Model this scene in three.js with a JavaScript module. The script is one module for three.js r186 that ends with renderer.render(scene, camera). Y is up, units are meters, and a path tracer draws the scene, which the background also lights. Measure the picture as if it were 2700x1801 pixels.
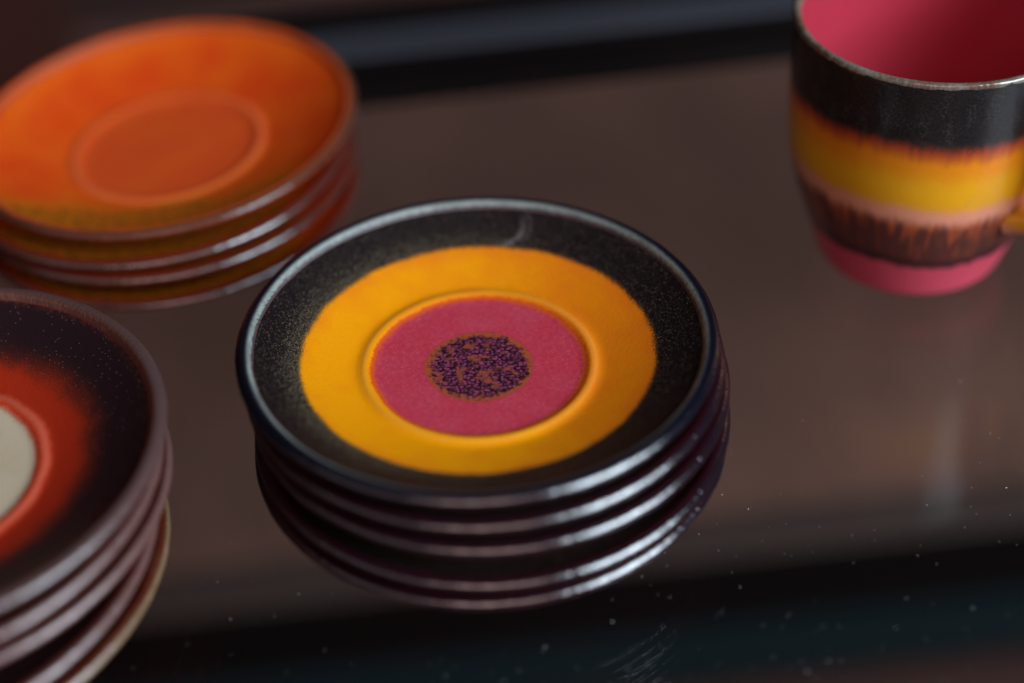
import * as THREE from 'three';
import { createNoise2D, createNoise3D } from 'simplex-noise';
import { mergeGeometries, mergeVertices } from 'three/addons/utils/BufferGeometryUtils.js';
import { RectAreaLightUniformsLib } from 'three/addons/lights/RectAreaLightUniformsLib.js';

// ---------------------------------------------------------------- camera, light, exposure
const W = 1024, H = 683;
const scene = new THREE.Scene();
const camera = new THREE.PerspectiveCamera(24.22, W / H, 0.02, 30);
camera.position.set(0.009, 0.3666, 0.374);
camera.rotation.order = 'YXZ';
camera.rotation.set(-0.7031, 0, -0.0635);
camera.focus = 0.503;
camera.userData.fStop = 2.1;
scene.add(camera);

const renderer = new THREE.WebGLRenderer({ antialias: true });
renderer.setSize(W, H);
renderer.toneMapping = THREE.LinearToneMapping;
renderer.toneMappingExposure = 0.95;
renderer.shadowMap.enabled = true;
RectAreaLightUniformsLib.init();

scene.background = new THREE.Color().setRGB(0.006, 0.005, 0.005);

function areaLight(name, rgb, intensity, w, h, at, to) {
  const l = new THREE.RectAreaLight(new THREE.Color().setRGB(...rgb), intensity, w, h);
  l.name = name; l.position.set(...at); l.lookAt(...to); scene.add(l);
  return l;
}
// a wide window to the right of the viewer, a warmly lit wall behind the viewer and a dim one to the left of it
const polar = (az, el, d) => [d * Math.cos(el) * Math.sin(az), d * Math.sin(el), d * Math.cos(el) * Math.cos(az)];
areaLight('window_daylight', [0.76, 0.88, 1.0], 19, 1.2, 1.25, polar(1.0, 0.58, 2.4), [0, 0, 0]);
areaLight('warm_lit_wall', [1.0, 0.66, 0.62], 3.2, 1.3, 0.75, polar(-0.05, 0.74, 2.2), [0, 0, 0]);
areaLight('dim_far_wall', [1.0, 0.80, 0.78], 0.30, 2.2, 1.2, polar(-0.9, 0.60, 2.6), [0, 0, 0]);

// ---------------------------------------------------------------- helpers
function rng(seed) {
  let a = seed >>> 0;
  return () => { a |= 0; a = a + 0x6D2B79F5 | 0; let t = Math.imul(a ^ a >>> 15, 1 | a); t = t + Math.imul(t ^ t >>> 7, 61 | t) ^ t; return ((t ^ t >>> 14) >>> 0) / 4294967296; };
}
const n2 = createNoise2D(rng(11)), n3 = createNoise3D(rng(12));
const fbm = (x, y, o = 4) => { let s = 0, a = 1, t = 0; for (let i = 0; i < o; i++) { s += a * n2(x, y); t += a; a *= 0.5; x = x * 2 + 17.3; y = y * 2 - 9.1; } return s / t; };
const clamp = (x, a = 0, b = 1) => Math.min(b, Math.max(a, x));
const sstep = (a, b, x) => { const t = clamp((x - a) / (b - a)); return t * t * (3 - 2 * t); };
const mixc = (a, b, t) => [a[0] + (b[0] - a[0]) * t, a[1] + (b[1] - a[1]) * t, a[2] + (b[2] - a[2]) * t];
const lin = (c) => c.map((v) => { v /= 255; return v <= 0.04045 ? v / 12.92 : ((v + 0.055) / 1.055) ** 2.4; });
const hash = (i, j, k = 0) => { let h = Math.imul(i, 374761393) + Math.imul(j, 668265263) + Math.imul(k, 2147483647) | 0; h = Math.imul(h ^ h >>> 13, 1274126177); return ((h ^ h >>> 16) >>> 0) / 4294967296; };

function dataTexture(w, h, fn, srgb) {
  const d = new Uint8Array(w * h * 4);
  for (let j = 0, p = 0; j < h; j++) for (let i = 0; i < w; i++, p += 4) {
    const c = fn((i + 0.5) / w, (j + 0.5) / h, i, j);
    d[p] = clamp(c[0], 0, 255); d[p + 1] = clamp(c[1], 0, 255); d[p + 2] = clamp(c[2], 0, 255); d[p + 3] = 255;
  }
  const t = new THREE.DataTexture(d, w, h, THREE.RGBAFormat);
  t.magFilter = t.minFilter = THREE.LinearFilter; t.wrapS = t.wrapT = THREE.RepeatWrapping;
  if (srgb) t.colorSpace = THREE.SRGBColorSpace;
  t.needsUpdate = true;
  return t;
}
const names = new Map();
function numbered(n) { const k = names.get(n) ?? 0; names.set(n, k + 1); return k ? n + '_' + String(k).padStart(3, '0') : n; }
function mesh(name, geo, mat, parent) {
  const m = new THREE.Mesh(geo, mat); m.name = name; m.castShadow = m.receiveShadow = true; parent.add(m);
  return m;
}
function thing(name, label, category, group) {
  const g = new THREE.Group(); g.name = numbered(name); scene.add(g);
  g.userData = { label, category }; if (group) g.userData.group = group;
  return g;
}
const mm = 0.001;

// surface of revolution in mm, smooth normals, uv seen from above (150 mm across = 1), optional colour per vertex
function revolve(profile, seg, { wobble = null, colour = null, uv = 'top' } = {}) {
  const pos = [], uvs = [], cols = [], idx = [], P = profile.length;
  for (let j = 0; j < P; j++) for (let i = 0; i <= seg; i++) {
    const a = (i % seg) / seg * Math.PI * 2, c = Math.cos(a), s = Math.sin(a);
    let [r, y] = profile[j];
    if (wobble) { const d = wobble(a, j, r, y); r += d[0]; y += d[1]; }
    pos.push(r * c * mm, y * mm, r * s * mm);
    if (uv === 'profile') uvs.push(i / seg, j / (P - 1)); else if (uv === 'top') uvs.push(0.5 + r * c / 152, 0.5 + r * s / 152); else uvs.push(i / seg, y / 100);
    if (colour) cols.push(...colour(a, r, y, j));
  }
  for (let j = 0; j < P - 1; j++) for (let i = 0; i < seg; i++) {
    const a = j * (seg + 1) + i, b = a + seg + 1;
    idx.push(a, a + 1, b, a + 1, b + 1, b);
  }
  const g = new THREE.BufferGeometry();
  g.setAttribute('position', new THREE.Float32BufferAttribute(pos, 3));
  g.setAttribute('uv', new THREE.Float32BufferAttribute(uvs, 2));
  if (colour) g.setAttribute('color', new THREE.Float32BufferAttribute(cols, 3));
  g.setIndex(idx); g.computeVertexNormals();
  const n = g.attributes.normal;                                    // close the seam's normals
  for (let j = 0; j < P; j++) { const a = j * (seg + 1), b = a + seg; const v = new THREE.Vector3(n.getX(a) + n.getX(b), n.getY(a) + n.getY(b), n.getZ(a) + n.getZ(b)).normalize(); n.setXYZ(a, v.x, v.y, v.z); n.setXYZ(b, v.x, v.y, v.z); }
  return g;
}
// Catmull-Rom through profile points so that the curves read as turned clay
function smooth(pts, per = 5) {
  const out = [];
  for (let i = 0; i < pts.length - 1; i++) {
    const p0 = pts[Math.max(0, i - 1)], p1 = pts[i], p2 = pts[i + 1], p3 = pts[Math.min(pts.length - 1, i + 2)];
    for (let k = 0; k < per; k++) {
      const t = k / per, f = (a, b, c, d) => 0.5 * (2 * b + (c - a) * t + (2 * a - 5 * b + 4 * c - d) * t * t + (3 * b - a - 3 * c + d) * t * t * t);
      out.push([f(p0[0], p1[0], p2[0], p3[0]), f(p0[1], p1[1], p2[1], p3[1])]);
    }
  }
  out.push(pts[pts.length - 1]);
  return out;
}

// ---------------------------------------------------------------- glass table
const YAW = 0.063;                                                   // the table runs a little askew of the camera
const table = new THREE.Group(); table.name = 'glass_table'; scene.add(table);
table.rotation.y = YAW;
table.userData = { label: 'glass topped table with dark back rail and brown shelf beneath, carrying all the ceramics', category: 'table' };

const glassMat = new THREE.MeshPhysicalMaterial({ color: new THREE.Color().setRGB(0.93, 0.93, 0.92), roughness: 0.0, metalness: 0, transmission: 1, thickness: 0, ior: 1.52, specularIntensity: 0.42 });
glassMat.name = 'clear_glass';
function bar(w, h, d, x, y, z, round = 0.002) {
  const s = new THREE.Shape();
  const a = h / 2 - round, b = d / 2 - round;
  s.absarc(b, a, round, 0, Math.PI / 2); s.absarc(-b, a, round, Math.PI / 2, Math.PI); s.absarc(-b, -a, round, Math.PI, Math.PI * 1.5); s.absarc(b, -a, round, Math.PI * 1.5, Math.PI * 2); s.closePath();
  const g = new THREE.ExtrudeGeometry(s, { depth: w, bevelEnabled: false, curveSegments: 4 });
  g.translate(0, 0, -w / 2); g.rotateY(Math.PI / 2); g.translate(x, y, z);
  return g;
}
const sheetEnd = () => mesh('glass_sheet', bar(1.9, 0.006, 0.97, 0, -0.003, 0.250), glassMat, table);

const woodTex = dataTexture(512, 512, (u, v) => {
  const g = fbm(u * 6, v * 90, 4), b = fbm(u * 3 + 5, v * 5, 3);
  const k = 1 + g * 0.10 + b * 0.10;
  return [122 * k, 88 * k, 77 * k];
}, true);
const woodMat = new THREE.MeshStandardMaterial({ map: woodTex, roughness: 0.6, name: 'brown_wood' });
const blackMat = new THREE.MeshPhysicalMaterial({ color: new THREE.Color().setRGB(0.006, 0.004, 0.004), roughness: 0.7, specularIntensity: 0.15, name: 'black_lacquer' });
const steelMat = new THREE.MeshPhysicalMaterial({ specularIntensity: 0.5, color: new THREE.Color().setRGB(0.036, 0.038, 0.047), roughness: 0.6, name: 'slate_steel' });
const tealMat = new THREE.MeshPhysicalMaterial({ specularIntensity: 0.3, color: new THREE.Color().setRGB(0.009, 0.017, 0.020), roughness: 0.5, name: 'teal_steel' });

const SH = -0.42;
mesh('lower_shelf', bar(2.2, 0.02, 0.75, 0, SH - 0.01, -0.727), woodMat, table);
mesh('shelf_shade_strip', bar(2.2, 0.024, 0.040, 0, SH - 0.0105, -0.334), new THREE.MeshStandardMaterial({ color: new THREE.Color().setRGB(0.07, 0.045, 0.038), roughness: 0.6, name: 'shade_toned_wood' }), table);  // added front strip, its darker brown puts the shelf's shade into the colour
mesh('shelf_edge', bar(2.2, 0.026, 0.052, 0, SH - 0.013, -0.288), blackMat, table);
mesh('front_rail', bar(2.2, 0.026, 0.030, 0, SH - 0.013, -0.247), tealMat, table);
mesh('back_rail', bar(1.2, 0.008, 0.082, 0.475, -0.004, -0.277), blackMat, table).rotation.y = 0.03;
mesh('rail_inlay', bar(1.2, 0.004, 0.025, 0.475, 0.0005, -0.2790), steelMat, table).rotation.y = 0.03;
sheetEnd();
const floorMat = new THREE.MeshStandardMaterial({ color: new THREE.Color().setRGB(0.40, 0.35, 0.36), map: woodTex.clone(), roughness: 0.8, name: 'brown_floor' });
const floor = mesh('floor', new THREE.PlaneGeometry(8, 8).rotateX(-Math.PI / 2).translate(0, -0.60, -1), floorMat, scene);
floor.userData = { kind: 'structure' };
{
  const post = mesh('wooden_post', bar(0.16, 1.2, 0.16, 0, 0, 0, 0.02).translate(-0.425, 0, -0.76), new THREE.MeshStandardMaterial({ color: new THREE.Color().setRGB(0.050, 0.011, 0.006), roughness: 0.6, name: 'dark_red_wood' }), scene);
  post.userData = { label: 'dark red brown wooden post behind the table, in the far left corner', category: 'post' };
}

// ---------------------------------------------------------------- saucers
// upper face of the dish from rim to middle, its underside back out, heights from the rim's centre line (mm)
const UPPER = smooth([[71.5, -0.6], [69.3, -0.9], [67.2, -1.8], [62, -4.2], [55, -7.0], [48, -9.4], [42, -11.2], [39.4, -11.75], [37.8, -11.6], [36.4, -11.2], [35.1, -11.3], [33.9, -11.95], [32.6, -12.4], [30, -12.75], [20, -13.1], [9, -13.2], [0.01, -13.2]], 4);
const UNDER = smooth([[0.01, -16.6], [20, -16.6], [34, -16.4], [42, -15.4], [50, -13.4], [58, -10.8], [65, -7.6], [69.5, -4.9], [72.4, -2.1], [71.5, -0.6]], 3);
const RIMP = smooth([[69.3, -1.1], [69.9, -0.2], [70.6, 0.9], [71.5, 1.5], [72.6, 1.6], [73.7, 1.2], [74.6, 0.4], [75.0, -0.4], [74.8, -1.1], [74.0, -1.7], [72.6, -2.3], [70.8, -2.9], [69.3, -1.1]], 3);

function rimGeometry(seed, cols) {
  const no = (a, k, s) => n3(Math.cos(a) * k, Math.sin(a) * k, s);
  return revolve(RIMP, 540, { uv: 'profile',
    wobble: (a, j, r, y) => { const k = 0.10 * no(a, 5, seed) + 0.05 * no(a, 26, seed + 3.1) + 0.03 * no(a, 70, seed + 7.7 + j * 0.21); const ox = (r - 72.4) / 3, oy = y / 3; return [k * ox, k * oy]; },
    colour: (a, r, y) => {
      const nz = no(a, 60, seed + r * 2.1 + y * 1.3), lo = no(a, 4, seed + 9);
      let c = cols.outer;
      const inner = sstep(cols.edge ?? 71.9, (cols.edge ?? 71.9) - 1.1, r + nz * 0.3) * sstep(-0.5, 0.5, y + nz * 0.35);
      c = mixc(c, cols.crest, clamp(inner * (0.9 + 0.25 * nz + 0.15 * lo)));
      if (cols.spot) c = mixc(c, cols.spot, sstep(0.25, 0.75, no(a, 14, seed + 21) + 0.35 * nz) * sstep(0.9, -0.4, y) * 0.35);
      const low = sstep(-0.1, -1.0, y); c = mixc(c, cols.under, low);
      return lin(c);
    },
  });
}
// the pale inner slope is dry, the outer roll is glassy
const rimRough = dataTexture(4, 128, (u, v) => { const g = 255 * (0.62 - 0.46 * sstep(0.24, 0.34, v) + 0.2 * sstep(0.75, 0.9, v)); return [g, g, g]; });
const pits = dataTexture(512, 64, (u, v, i, j) => { const n = n3(Math.cos(u * 6.2832) * 7, Math.sin(u * 6.2832) * 7, v * 5), f = n3(Math.cos(u * 6.2832) * 22, Math.sin(u * 6.2832) * 22, v * 9 + 4); const g = 128 + 60 * n + 70 * Math.max(0, f - 0.3); return [g, g, g]; });
const pitted = pits; pitted.repeat.set(9, 1);
const rimMat = new THREE.MeshPhysicalMaterial({ vertexColors: true, roughness: 1, roughnessMap: rimRough, bumpMap: pitted, bumpScale: 0.00014, ior: 1.95, name: 'glazed_rim' });
const glossRimMat = new THREE.MeshPhysicalMaterial({ vertexColors: true, roughness: 0.15, bumpMap: pitted, bumpScale: 0.00016, ior: 1.95, name: 'glossy_rim' });
const footMat = new THREE.MeshStandardMaterial({ color: new THREE.Color().setRGB(0.10, 0.06, 0.045), roughness: 0.7, name: 'bare_clay' });

const bumpTex = dataTexture(1024, 1024, (u, v, i, j) => { const a = fbm(u * 60, v * 60, 3) * 0.5 + fbm(u * 260, v * 260, 2) * 0.35 + (hash(i >> 1, j >> 1, 5) - 0.5) * 0.3; const g = 128 + a * 90; return [g, g, g]; });
function glaze(map, rough, name, bump = 0.00012) {
  return new THREE.MeshPhysicalMaterial({ map, roughness: rough, specularIntensity: 0.35, bumpMap: bumpTex, bumpScale: bump, name });
}
const S = 1024;
// top view maps: x to the right, y towards the viewer in plan; r in mm
function plan(fn) { return dataTexture(S, S, (u, v, i, j) => { const x = (u - 0.5) * 152, z = (v - 0.5) * 152; return fn(Math.hypot(x, z), Math.atan2(z, x), x, z, i, j); }, true); }

// a pale curved stroke mixed into the glaze colour near the back of the rim
const paleStroke = (x, z, n) => { const d = Math.hypot(x, z * 1.1), t = Math.atan2(z, x); return sstep(1.6, 0.2, Math.abs(d - 7 - n)) * sstep(-0.9, 0.6, t) * sstep(2.6, 1.2, t) + 0.5 * sstep(1.2, 0.1, Math.abs(d - 9.5 - n)) * sstep(-1.2, -0.2, t) * sstep(1.2, 0.2, t); };
const sunMap = plan((r, a, x, z, i, j) => {
  const h = hash(i, j, 1), h2 = hash(i >> 1, j >> 1, 2), lo = fbm(x * 0.05, z * 0.05, 3), mid = fbm(x * 0.35, z * 0.35, 3), hi = fbm(x * 1.5, z * 1.5, 2);
  const rb = r + lo * 0.45 + mid * 0.3 + (h - 0.5) * 0.6;
  if (rb < 17.6) {
    // purple crystals grown in a dark glaze: jittered cells, each with its own tone
    const q = 1.25, gx = x / q + mid * 0.5, gz = z / q + hi * 0.25; let best = 9, id = 0;
    for (let u = -1; u <= 1; u++) for (let w = -1; w <= 1; w++) {
      const ci = Math.floor(gx) + u, cj = Math.floor(gz) + w, d = Math.hypot(ci + 0.15 + 0.7 * hash(ci, cj, 31) - gx, cj + 0.15 + 0.7 * hash(ci, cj, 32) - gz);
      if (d < best) { best = d; id = hash(ci, cj, 33); }
    }
    const patch = fbm(x * 0.13 + 8, z * 0.13 + 2, 2), grow = fbm(x * 0.22 + 40, z * 0.22, 2);
    let c = mixc([40, 18, 28], mixc([92, 42, 62], [158, 70, 108], id), sstep(0.62 + 0.25 * grow, 0.2, best));
    c = mixc(c, [150, 74, 52], 0.85 * sstep(0.1, 0.6, patch + 0.25 * (id - 0.5) + 0.45 * sstep(6, 0, Math.hypot(x + 4.5, z - 1))));
    const inn = sstep(16.2, 14.4, rb + hi * 0.8 + mid * 1.4 + (id - 0.5) * 1.2);
    const ring = mixc([172, 64, 66], [160, 84, 40], sstep(17.6, 16.2, rb) * 0.8);
    return mixc(mixc([184, 52, 78], ring, sstep(17.6, 16.9, rb)), c, inn);
  }
  if (rb < 34.2) {
    let c = [188 + mid * 12, 60 + mid * 7 + lo * 8, 78 + lo * 8];
    if (h2 > 0.975) c = mixc(c, [226, 130, 130], 0.5);
    c = mixc(c, [206, 88, 26], sstep(32.2, 33.4, rb) * 0.85);
    return c;
  }
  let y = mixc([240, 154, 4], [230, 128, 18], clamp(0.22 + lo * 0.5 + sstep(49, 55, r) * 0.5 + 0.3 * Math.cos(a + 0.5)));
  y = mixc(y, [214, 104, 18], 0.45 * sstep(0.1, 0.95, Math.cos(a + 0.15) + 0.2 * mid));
  y = mixc(y, [226, 86, 30], sstep(35.0, 33.9, rb) * 0.75);
  y = mixc(y, [246, 178, 112], sstep(35.0, 35.8, r) * sstep(38.6, 36.8, r) * 0.28);
  if (h2 > 0.985 && r > 38) y = mixc(y, [222, 120, 110], 0.45 * sstep(40, 54, r));
  const side = clamp(0.42 - 0.62 * Math.cos(a) + 0.15 * lo + 0.1 * Math.sin(a * 3));
  let k = [24 + hi * 5, 16 + hi * 5, 19 + hi * 5];
  const dens = sstep(66, 55.5, r) * (0.12 + 0.88 * side);
  const sp = fbm(x * 2.3, z * 2.3, 2) * 0.7 + (h2 - 0.5) * 0.9;
  k = mixc(k, [156, 148, 108], sstep(0.55 - 0.5 * dens, 0.85 - 0.35 * dens, sp + 0.12) * 0.85);
  k = mixc(k, [58, 50, 40], 0.22 * dens);
  k = mixc(k, [104, 96, 92], 0.8 * paleStroke(x - 10, z + 62, mid));
  return mixc(y, k, sstep(54.5, 56.5, r + lo * 0.5 + hi * 0.35 + (h2 - 0.5) * 1.2));
});
const emberMap = plan((r, a, x, z, i, j) => {
  const h2 = hash(i >> 1, j >> 1, 4), lo = fbm(x * 0.05 + 30, z * 0.05, 3), mid = fbm(x * 0.3, z * 0.3 + 9, 3), hi = fbm(x * 1.6, z * 1.6 + 4, 2);
  const rb = r + lo * 0.7 + mid * 0.3 + hi * 0.3;
  let c = mixc([172, 148, 108], [194, 180, 154], sstep(8, 30, rb + lo * 6));
  c = mixc(c, [190, 62, 36], sstep(32.3, 35.2, rb));
  c = mixc(c, [200, 140, 122], sstep(35.0, 36.8, rb) * sstep(39.6, 37.2, rb) * 0.32);
  c = mixc(c, [164, 44, 22], sstep(37.6, 39.8, rb));
  c = mixc(c, [120, 38, 22], sstep(44, 53, rb) * 0.7);
  let k = [38 + hi * 6, 24 + hi * 5, 27 + hi * 5];
  if (h2 > 0.992) k = mixc(k, [150, 140, 150], 0.6);
  k = mixc(k, [96, 44, 30], sstep(67, 71, r + mid * 1.5) * (0.5 + 0.5 * mid));
  k = mixc(k, [104, 82, 54], 0.5 * paleStroke(x + 6, z + 62, mid));
  return mixc(c, k, sstep(45.5, 58, r + lo * 2.0 + hi * 1.2 + (h2 - 0.5) * 3.4));
});
const tangerineMap = plan((r, a, x, z, i, j) => {
  const h2 = hash(i >> 1, j >> 1, 6), lo = fbm(x * 0.03 + 3, z * 0.03 + 50, 3), mid = fbm(x * 0.3 + 7, z * 0.3, 3), hi = fbm(x * 1.3, z * 1.3 + 44, 2);
  let c = mixc([214, 70, 20], [222, 92, 22], clamp(0.4 + lo * 0.7 + sstep(58, 66, r) * 0.5 * sstep(0.6, -0.8, Math.sin(a))));
  c = mixc(c, [206, 82, 40], sstep(36, 34, r) * 0.6);
  c = mixc(c, [228, 122, 80], sstep(34.4, 35.6, r) * sstep(39.2, 37.2, r) * 0.55);
  const fr = z + 0.25 * x * 0.2 + lo * 4 + mid * 2.0;                // ochre glaze ran over the viewer's side
  const och = sstep(24, 50, fr) * sstep(35, 40, r);
  c = mixc(c, [186, 112, 20], och * 0.8);
  c = mixc(c, [84, 62, 14], och * sstep(-0.05, 0.4, fbm(x * 0.3 + 7, z * 0.3, 2) + hi * 0.2) * 0.95 * sstep(40, 46, fr));
  return c;
});
const underMap = (main, side, side2) => plan((r, a, x, z) => {
  const lo = fbm(x * 0.04, z * 0.04 + 80, 3), mid = fbm(x * 0.25, z * 0.25, 3);
  let c = mixc(main, side, sstep(-0.1, 0.5, lo + 0.4 * mid));
  if (side2) c = mixc(c, side2, sstep(0.4, 0.95, -Math.cos(a) * 0.75 + 0.25 * Math.sin(a) + 0.4 * mid));
  return c;
});
const sunMat = glaze(sunMap, 0.5, 'black_orange_pink_glaze'), emberMat = glaze(emberMap, 0.36, 'black_red_cream_glaze'), tangerineMat = glaze(tangerineMap, 0.38, 'orange_glaze', 0.00006);
const sunUnder = glaze(underMap([104, 20, 34], [96, 34, 30]), 0.35, 'plum_glaze'), emberUnder = glaze(underMap([146, 38, 18], [100, 24, 16]), 0.35, 'red_brown_glaze'), tangerineUnder = glaze(underMap([170, 32, 10], [120, 28, 12], [134, 88, 10]), 0.35, 'red_ochre_glaze');

function saucer(name, label, group, topMat, underMat, rimCols, seed, foot, at, tilt = [0, 0], turn = 0) {
  const g = thing(name, label, 'saucer', group);
  // at = place of the rim's centre (mm); the group stands at the foot of the saucer
  g.position.set(at[0] * mm, (at[1] - foot) * mm, at[2] * mm);
  g.rotation.order = 'XZY';
  g.rotation.set(-tilt[1], turn, tilt[0]);
  const lift = (geo) => geo.translate(0, foot * mm, 0);
  mesh('dish', lift(revolve(UPPER, 180)), topMat, g);
  mesh('underside', lift(revolve(UNDER, 180)), underMat, g);
  mesh('rim', lift(rimGeometry(seed, rimCols)), rimCols.mat ?? rimMat, g);
  const f = foot;
  mesh('foot_ring', lift(revolve(smooth([[27.5, -16.0], [27.8, -f + 0.5], [28.6, -f + 0.02], [30.4, -f + 0.02], [31.4, -f + 0.6], [32.4, -16.0]], 3), 120)), footMat, g);
  return g;
}
const emberRimMat = new THREE.MeshPhysicalMaterial({ vertexColors: true, roughness: 0.3, bumpMap: pitted, bumpScale: 0.0002, ior: 1.7, name: 'satin_rim' });
const dryRimMat = new THREE.MeshPhysicalMaterial({ vertexColors: true, roughness: 1, roughnessMap: rimRough, bumpMap: pitted, bumpScale: 0.00014, ior: 1.5, name: 'dry_rim' });
const sunRim = { outer: [15, 15, 26], crest: [136, 148, 140], under: [84, 18, 30], spot: null };
const sunRim2 = { mat: glossRimMat, edge: 74.2, outer: [26, 18, 26], crest: [36, 10, 18], under: [84, 18, 30], spot: [70, 36, 36] };
const emberRim = { mat: emberRimMat, outer: [84, 62, 60], crest: [96, 56, 44], under: [110, 28, 16], spot: [150, 104, 90] };
const emberRim2 = { mat: emberRimMat, edge: 74.0, outer: [104, 74, 70], crest: [52, 16, 12], under: [110, 30, 16], spot: [130, 84, 72] };
const beigeRim = { mat: emberRimMat, edge: 74.7, outer: [122, 100, 74], crest: [72, 22, 10], under: [110, 44, 18], spot: [176, 150, 116] };
const tangRim = { mat: dryRimMat, outer: [92, 52, 38], edge: 73.2, crest: [206, 84, 26], under: [150, 50, 22], spot: [170, 96, 78] };
const tangRim2 = { mat: glossRimMat, edge: 74.0, outer: [74, 44, 38], crest: [118, 30, 10], under: [130, 34, 12], spot: [150, 90, 76] };
const D = Math.PI / 180;

const FOOT = 18.5;
const footFor = (gap) => gap + 12.75;                                 // foot that stands in the well of the saucer below
// middle stack, top to bottom
const mid = [[-2, 49.3, -4.8], [-0.2, 41.7, -2.9], [1.2, 34.9, -0.5], [1.2, 24.9, 3.3], [0.4, 18.5, 4.2]];
const midLabel = [
  'black rimmed saucer with orange ring and pink centre, on top of the middle stack',
  'dark rimmed saucer directly under the orange and pink topped one in the middle stack',
  'dark rimmed saucer halfway down the middle stack, just above the widest black gap',
  'dark saucer with pinkish front rim, just below the black gap in the middle stack',
  'lowest saucer of the middle stack, with bluish rim just above the glass tabletop'];
mid.forEach((p, i) => saucer(i ? 'stacked_saucer' : 'patterned_saucer', midLabel[i], 'saucers stacked in the middle', sunMat, sunUnder, i ? sunRim2 : sunRim, 3.3 + i * 5.7, i < 4 ? footFor(mid[i][1] - mid[i + 1][1]) : FOOT, p, i ? [-1.18 * D * (4 - i) / 6, 0.98 * D * (4 - i) / 6] : [-1.18 * D, 0.98 * D]));

// orange stack behind on the left
const org = [[-118.9, 43.4, -151.6], [-123.1, 33.6, -147.0], [-121.3, 27.4, -146.1], [-120.7, 18.5, -142.6]];
const orgLabel = [
  'plain orange saucer with ochre speckled front edge, on top of the orange stack',
  'second saucer from top of the orange stack, its rim dotted with pink highlights',
  'orange saucer with dull lilac rim, third from top of the orange stack',
  'lowest saucer of the orange stack, dark rim just above the glass tabletop'];
org.forEach((p, i) => saucer(i ? 'stacked_saucer' : 'orange_saucer', orgLabel[i], 'orange saucers stacked at the back left', tangerineMat, tangerineUnder, i ? tangRim2 : tangRim, 41.3 + i * 4.9, i < 3 ? footFor(org[i][1] - org[i + 1][1]) : FOOT, p, i ? [1.81 * D * (3 - i) / 5, -0.37 * D * (3 - i) / 5] : [1.81 * D, -0.37 * D]));

// stack cut by the left edge of the picture
const lef = [[-168.9, 51, 32.2], [-170.5, 43.6, 37.2], [-169.5, 35.6, 36.6], [-173.7, 27, 48.1], [-172.1, 18.5, 47.6]];
const lefLabel = [
  'black and red saucer with cream centre, on top of the stack at the left edge',
  'brown rimmed saucer second from top of the left stack, under the cream centred one',
  'brown rimmed saucer halfway down the left stack, jutting out furthest to the right',
  'brown rimmed saucer second from the bottom of the left stack, set back to the left',
  'lowest saucer of the left stack, with beige rim and red brown underside'];
lef.forEach((p, i) => saucer(i ? 'stacked_saucer' : 'patterned_saucer', lefLabel[i], 'saucers stacked at the left edge', emberMat, emberUnder, i === 4 ? beigeRim : i ? emberRim2 : emberRim, 71.9 + i * 6.1, i < 4 ? footFor(lef[i][1] - lef[i + 1][1]) : FOOT, p, i ? [0, 0] : [-0.43 * D, -0.33 * D]));

// ---------------------------------------------------------------- mug
const mug = thing('coffee_mug', 'black, yellow and brown banded ceramic mug with pink inside and pink base, at right', 'mug');
mug.position.set(160.0 * mm, 0, -102.4 * mm);
const MUGH = 97.3;
const OUT = smooth([[0.01, 1.6], [24, 1.6], [29.5, 0.6], [31.4, 0.02], [33.2, 0.6], [34.4, 2.6], [36.4, 9], [39.8, 20], [43.2, 30], [45.9, 40], [47.2, 50], [47.7, 60], [47.9, 72], [48.3, 85], [48.7, 93], [48.8, 95.3], [48.4, 96.5]], 5);
const INN = smooth([[46.3, 96.3], [45.5, 94.8], [45.1, 88], [44.6, 70], [44.2, 55], [42.4, 40], [39.0, 27], [34.5, 16], [28, 9.4], [16, 7], [0.01, 6.6]], 4);
const LIP = smooth([[48.7, 95.3], [48.7, 96.1], [48.2, 97.0], [47.4, 97.3], [46.5, 97.1], [45.8, 96.3], [45.5, 95.2], [47, 94.8], [48.7, 95.3]], 4);
const mugMap = dataTexture(1536, 1024, (u, v, i, j) => {
  const a = u * Math.PI * 2, cx = Math.cos(a), sx = Math.sin(a);
  const y = v * 100;                                                 // mm above the table
  const lo = n3(cx * 1.2, sx * 1.2, 3) * 1.0, mi = n3(cx * 7, sx * 7, y * 0.05), st = n3(cx * 16, sx * 16, y * 0.06 + 9), fi = n3(cx * 45, sx * 45, y * 0.9), h = hash(i >> 1, j >> 1, 8) - 0.5;
  const b = y + lo * 1.2 + mi * 0.7;
  let c = [224, 80, 102];                                             // pink foot
  let brown = mixc([98, 52, 48], [180, 84, 46], sstep(0.05, 0.75, 0.5 * st + fi * 0.3 + h * 0.3 + sstep(24, 42, b) * 0.4 + 0.02));
  brown = mixc(brown, [52, 24, 32], sstep(24, 18.5, b) * 0.8);
  c = mixc(c, brown, sstep(16.6, 18.8, b + h));
  c = mixc(c, [242, 160, 128], sstep(37.5, 44, b + st * 0.8));  // peach band, with the pale highlight there painted into its colour
  c = mixc(c, [246, 174, 18], sstep(45, 51.5, b));
  c = mixc(c, [242, 144, 14], sstep(56, 66, b));
  c = mixc(c, [170, 66, 38], sstep(65.5, 72.5, b + st * 0.5));
  let k = [28 + fi * 9 + h * 14, 26 + fi * 9 + h * 14, 26 + fi * 9 + h * 14];
  k = mixc(k, [72, 70, 72], sstep(0.1, 0.8, mi * 0.5 + fi * 0.6) * 0.6);
  c = mixc(c, k, sstep(70.5, 76, b + st * 0.5 + fi * 0.8));
  return c;
}, true);
const mugMat = new THREE.MeshPhysicalMaterial({ map: mugMap, roughness: 0.38, bumpMap: bumpTex, bumpScale: 0.00015, clearcoat: 0.25, clearcoatRoughness: 0.1, name: 'banded_mug_glaze' });
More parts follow.
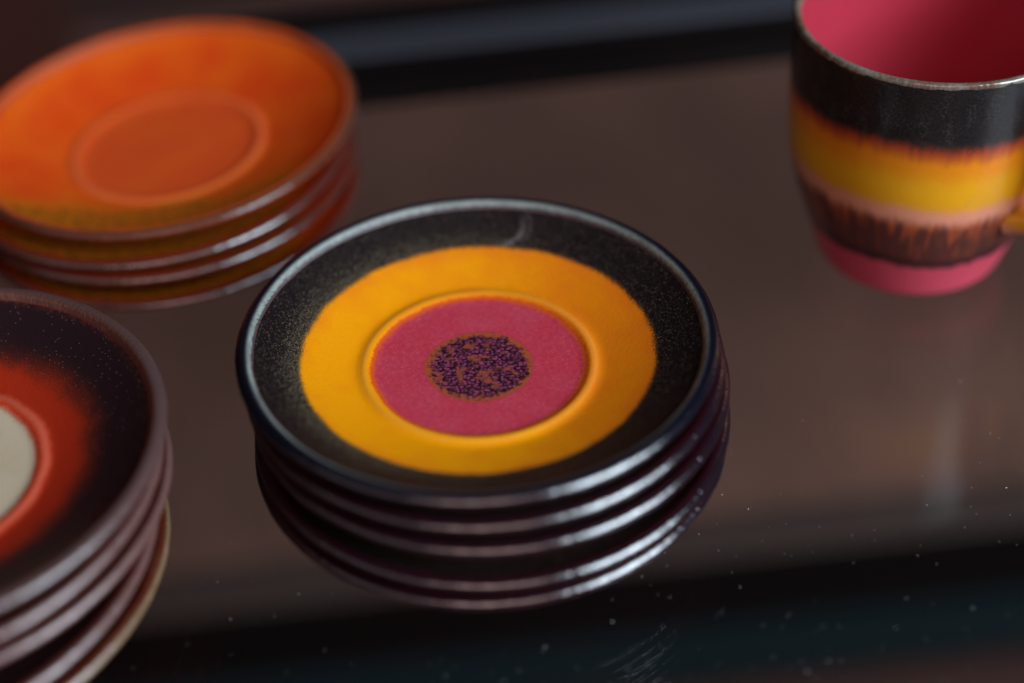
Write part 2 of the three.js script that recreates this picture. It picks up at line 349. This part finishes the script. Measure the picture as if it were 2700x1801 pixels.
const pinkMat = new THREE.MeshPhysicalMaterial({ color: new THREE.Color().setRGB(...lin([182, 52, 70])), roughness: 0.32, name: 'pink_glaze' });
const lipMat = new THREE.MeshPhysicalMaterial({ vertexColors: true, roughness: 0.25, clearcoat: 0.6, clearcoatRoughness: 0.08, name: 'worn_lip_glaze' });
mesh('cup_body', revolve(OUT, 200, { uv: 'side' }), mugMat, mug);
mesh('inside', revolve(INN, 160), pinkMat, mug);
mesh('lip', revolve(LIP, 480, {
  wobble: (a, j, r, y) => { const k = 0.08 * n3(Math.cos(a) * 8, Math.sin(a) * 8, 5) + 0.05 * n3(Math.cos(a) * 40, Math.sin(a) * 40, 6); return [k, k]; },
  colour: (a, r, y) => lin(mixc([128, 124, 114], [92, 66, 50], clamp(0.4 + n3(Math.cos(a) * 3, Math.sin(a) * 3, 8) * 0.4 + n3(Math.cos(a) * 50, Math.sin(a) * 50, r) * 0.4))),
}), lipMat, mug);

// handle: a flattened strap swept in the upright plane that points to the right and the viewer
{
  const path = new THREE.CatmullRomCurve3([[44, 84], [52, 86.5], [62, 84], [69, 77], [71, 66], [69, 54], [62, 44], [53, 38], [44, 35]].map(([r, y]) => new THREE.Vector3(r, y, 0)), false, 'centripetal');
  const N = 72, M = 28, pos = [], uv = [], idx = [];
  for (let i = 0; i <= N; i++) {
    const t = i / N, p = path.getPointAt(t), d = path.getTangentAt(t), nx = -d.y, ny = d.x, end = Math.pow(Math.abs(2 * t - 1), 5);
    const wide = 7.4 + 2.6 * end, thick = 4.1 + 1.6 * end;
    for (let k = 0; k <= M; k++) {
      const a = k / M * Math.PI * 2, c = Math.cos(a), s = Math.sin(a), e = 0.8;
      const q = Math.sign(c) * Math.abs(c) ** e * thick, w = Math.sign(s) * Math.abs(s) ** e * wide;
      pos.push((p.x + nx * q) * mm, (p.y + ny * q) * mm, w * mm);
      uv.push(0.3 + w * 0.003, (p.y + ny * q + 15 * (1 - t)) / 100 + 0.12 * t);
    }
  }
  for (let i = 0; i < N; i++) for (let k = 0; k < M; k++) { const a = i * (M + 1) + k, b = a + M + 1; idx.push(a, b, a + 1, a + 1, b, b + 1); }
  const g = new THREE.BufferGeometry();
  g.setAttribute('position', new THREE.Float32BufferAttribute(pos, 3)); g.setAttribute('uv', new THREE.Float32BufferAttribute(uv, 2));
  g.setIndex(idx); g.computeVertexNormals();
  g.rotateY(-52 * D);
  const handleMat = mugMat.clone(); handleMat.name = 'handle_glaze'; handleMat.clearcoat = 1; handleMat.clearcoatRoughness = 0.06; handleMat.roughness = 0.2;
  mesh('handle', g, handleMat, mug);
}

// ---------------------------------------------------------------- dust and hairline scratches on the glass
{
  const R = rng(77), specks = [];
  const geo = new THREE.IcosahedronGeometry(1, 0), m4 = new THREE.Matrix4(), q = new THREE.Quaternion(), e = new THREE.Euler();
  const put = (x, z, r, st) => { e.set(0, R() * 6.28, 0); q.setFromEuler(e); m4.compose(new THREE.Vector3(x, r * 0.35, z), q, new THREE.Vector3(r * st, r * 0.5, r)); specks.push(m4.clone()); };
  for (let k = 0; k < 1500; k++) {
    const x = -0.16 + R() * 0.36, z = -0.16 + R() * 0.27, keep = sstep(-0.05, 0.08, z) * (0.35 + 0.65 * sstep(0.02, 0.06, Math.abs(x - 0.06) < 0.04 ? 0.05 : 0.03));
    if (R() > keep + 0.06) continue;
    if (Math.hypot(x, z - 0.004) < 0.04 || Math.hypot(x + 0.172, z - 0.034) < 0.04) continue;
    put(x, z, (0.00006 + 0.00011 * R() ** 5), 1 + 1.8 * R());
  }
  const im = new THREE.InstancedMesh(geo, new THREE.MeshStandardMaterial({ color: new THREE.Color().setRGB(0.8, 0.8, 0.84), roughness: 0.9, name: 'dust' }), specks.length);
  specks.forEach((m, k) => im.setMatrixAt(k, m));
  im.name = 'dust'; im.castShadow = im.receiveShadow = true;
  im.userData = { label: 'pale dust specks scattered over the front of the glass tabletop', category: 'dust', kind: 'stuff' };
  scene.add(im);
}

renderer.render(scene, camera);
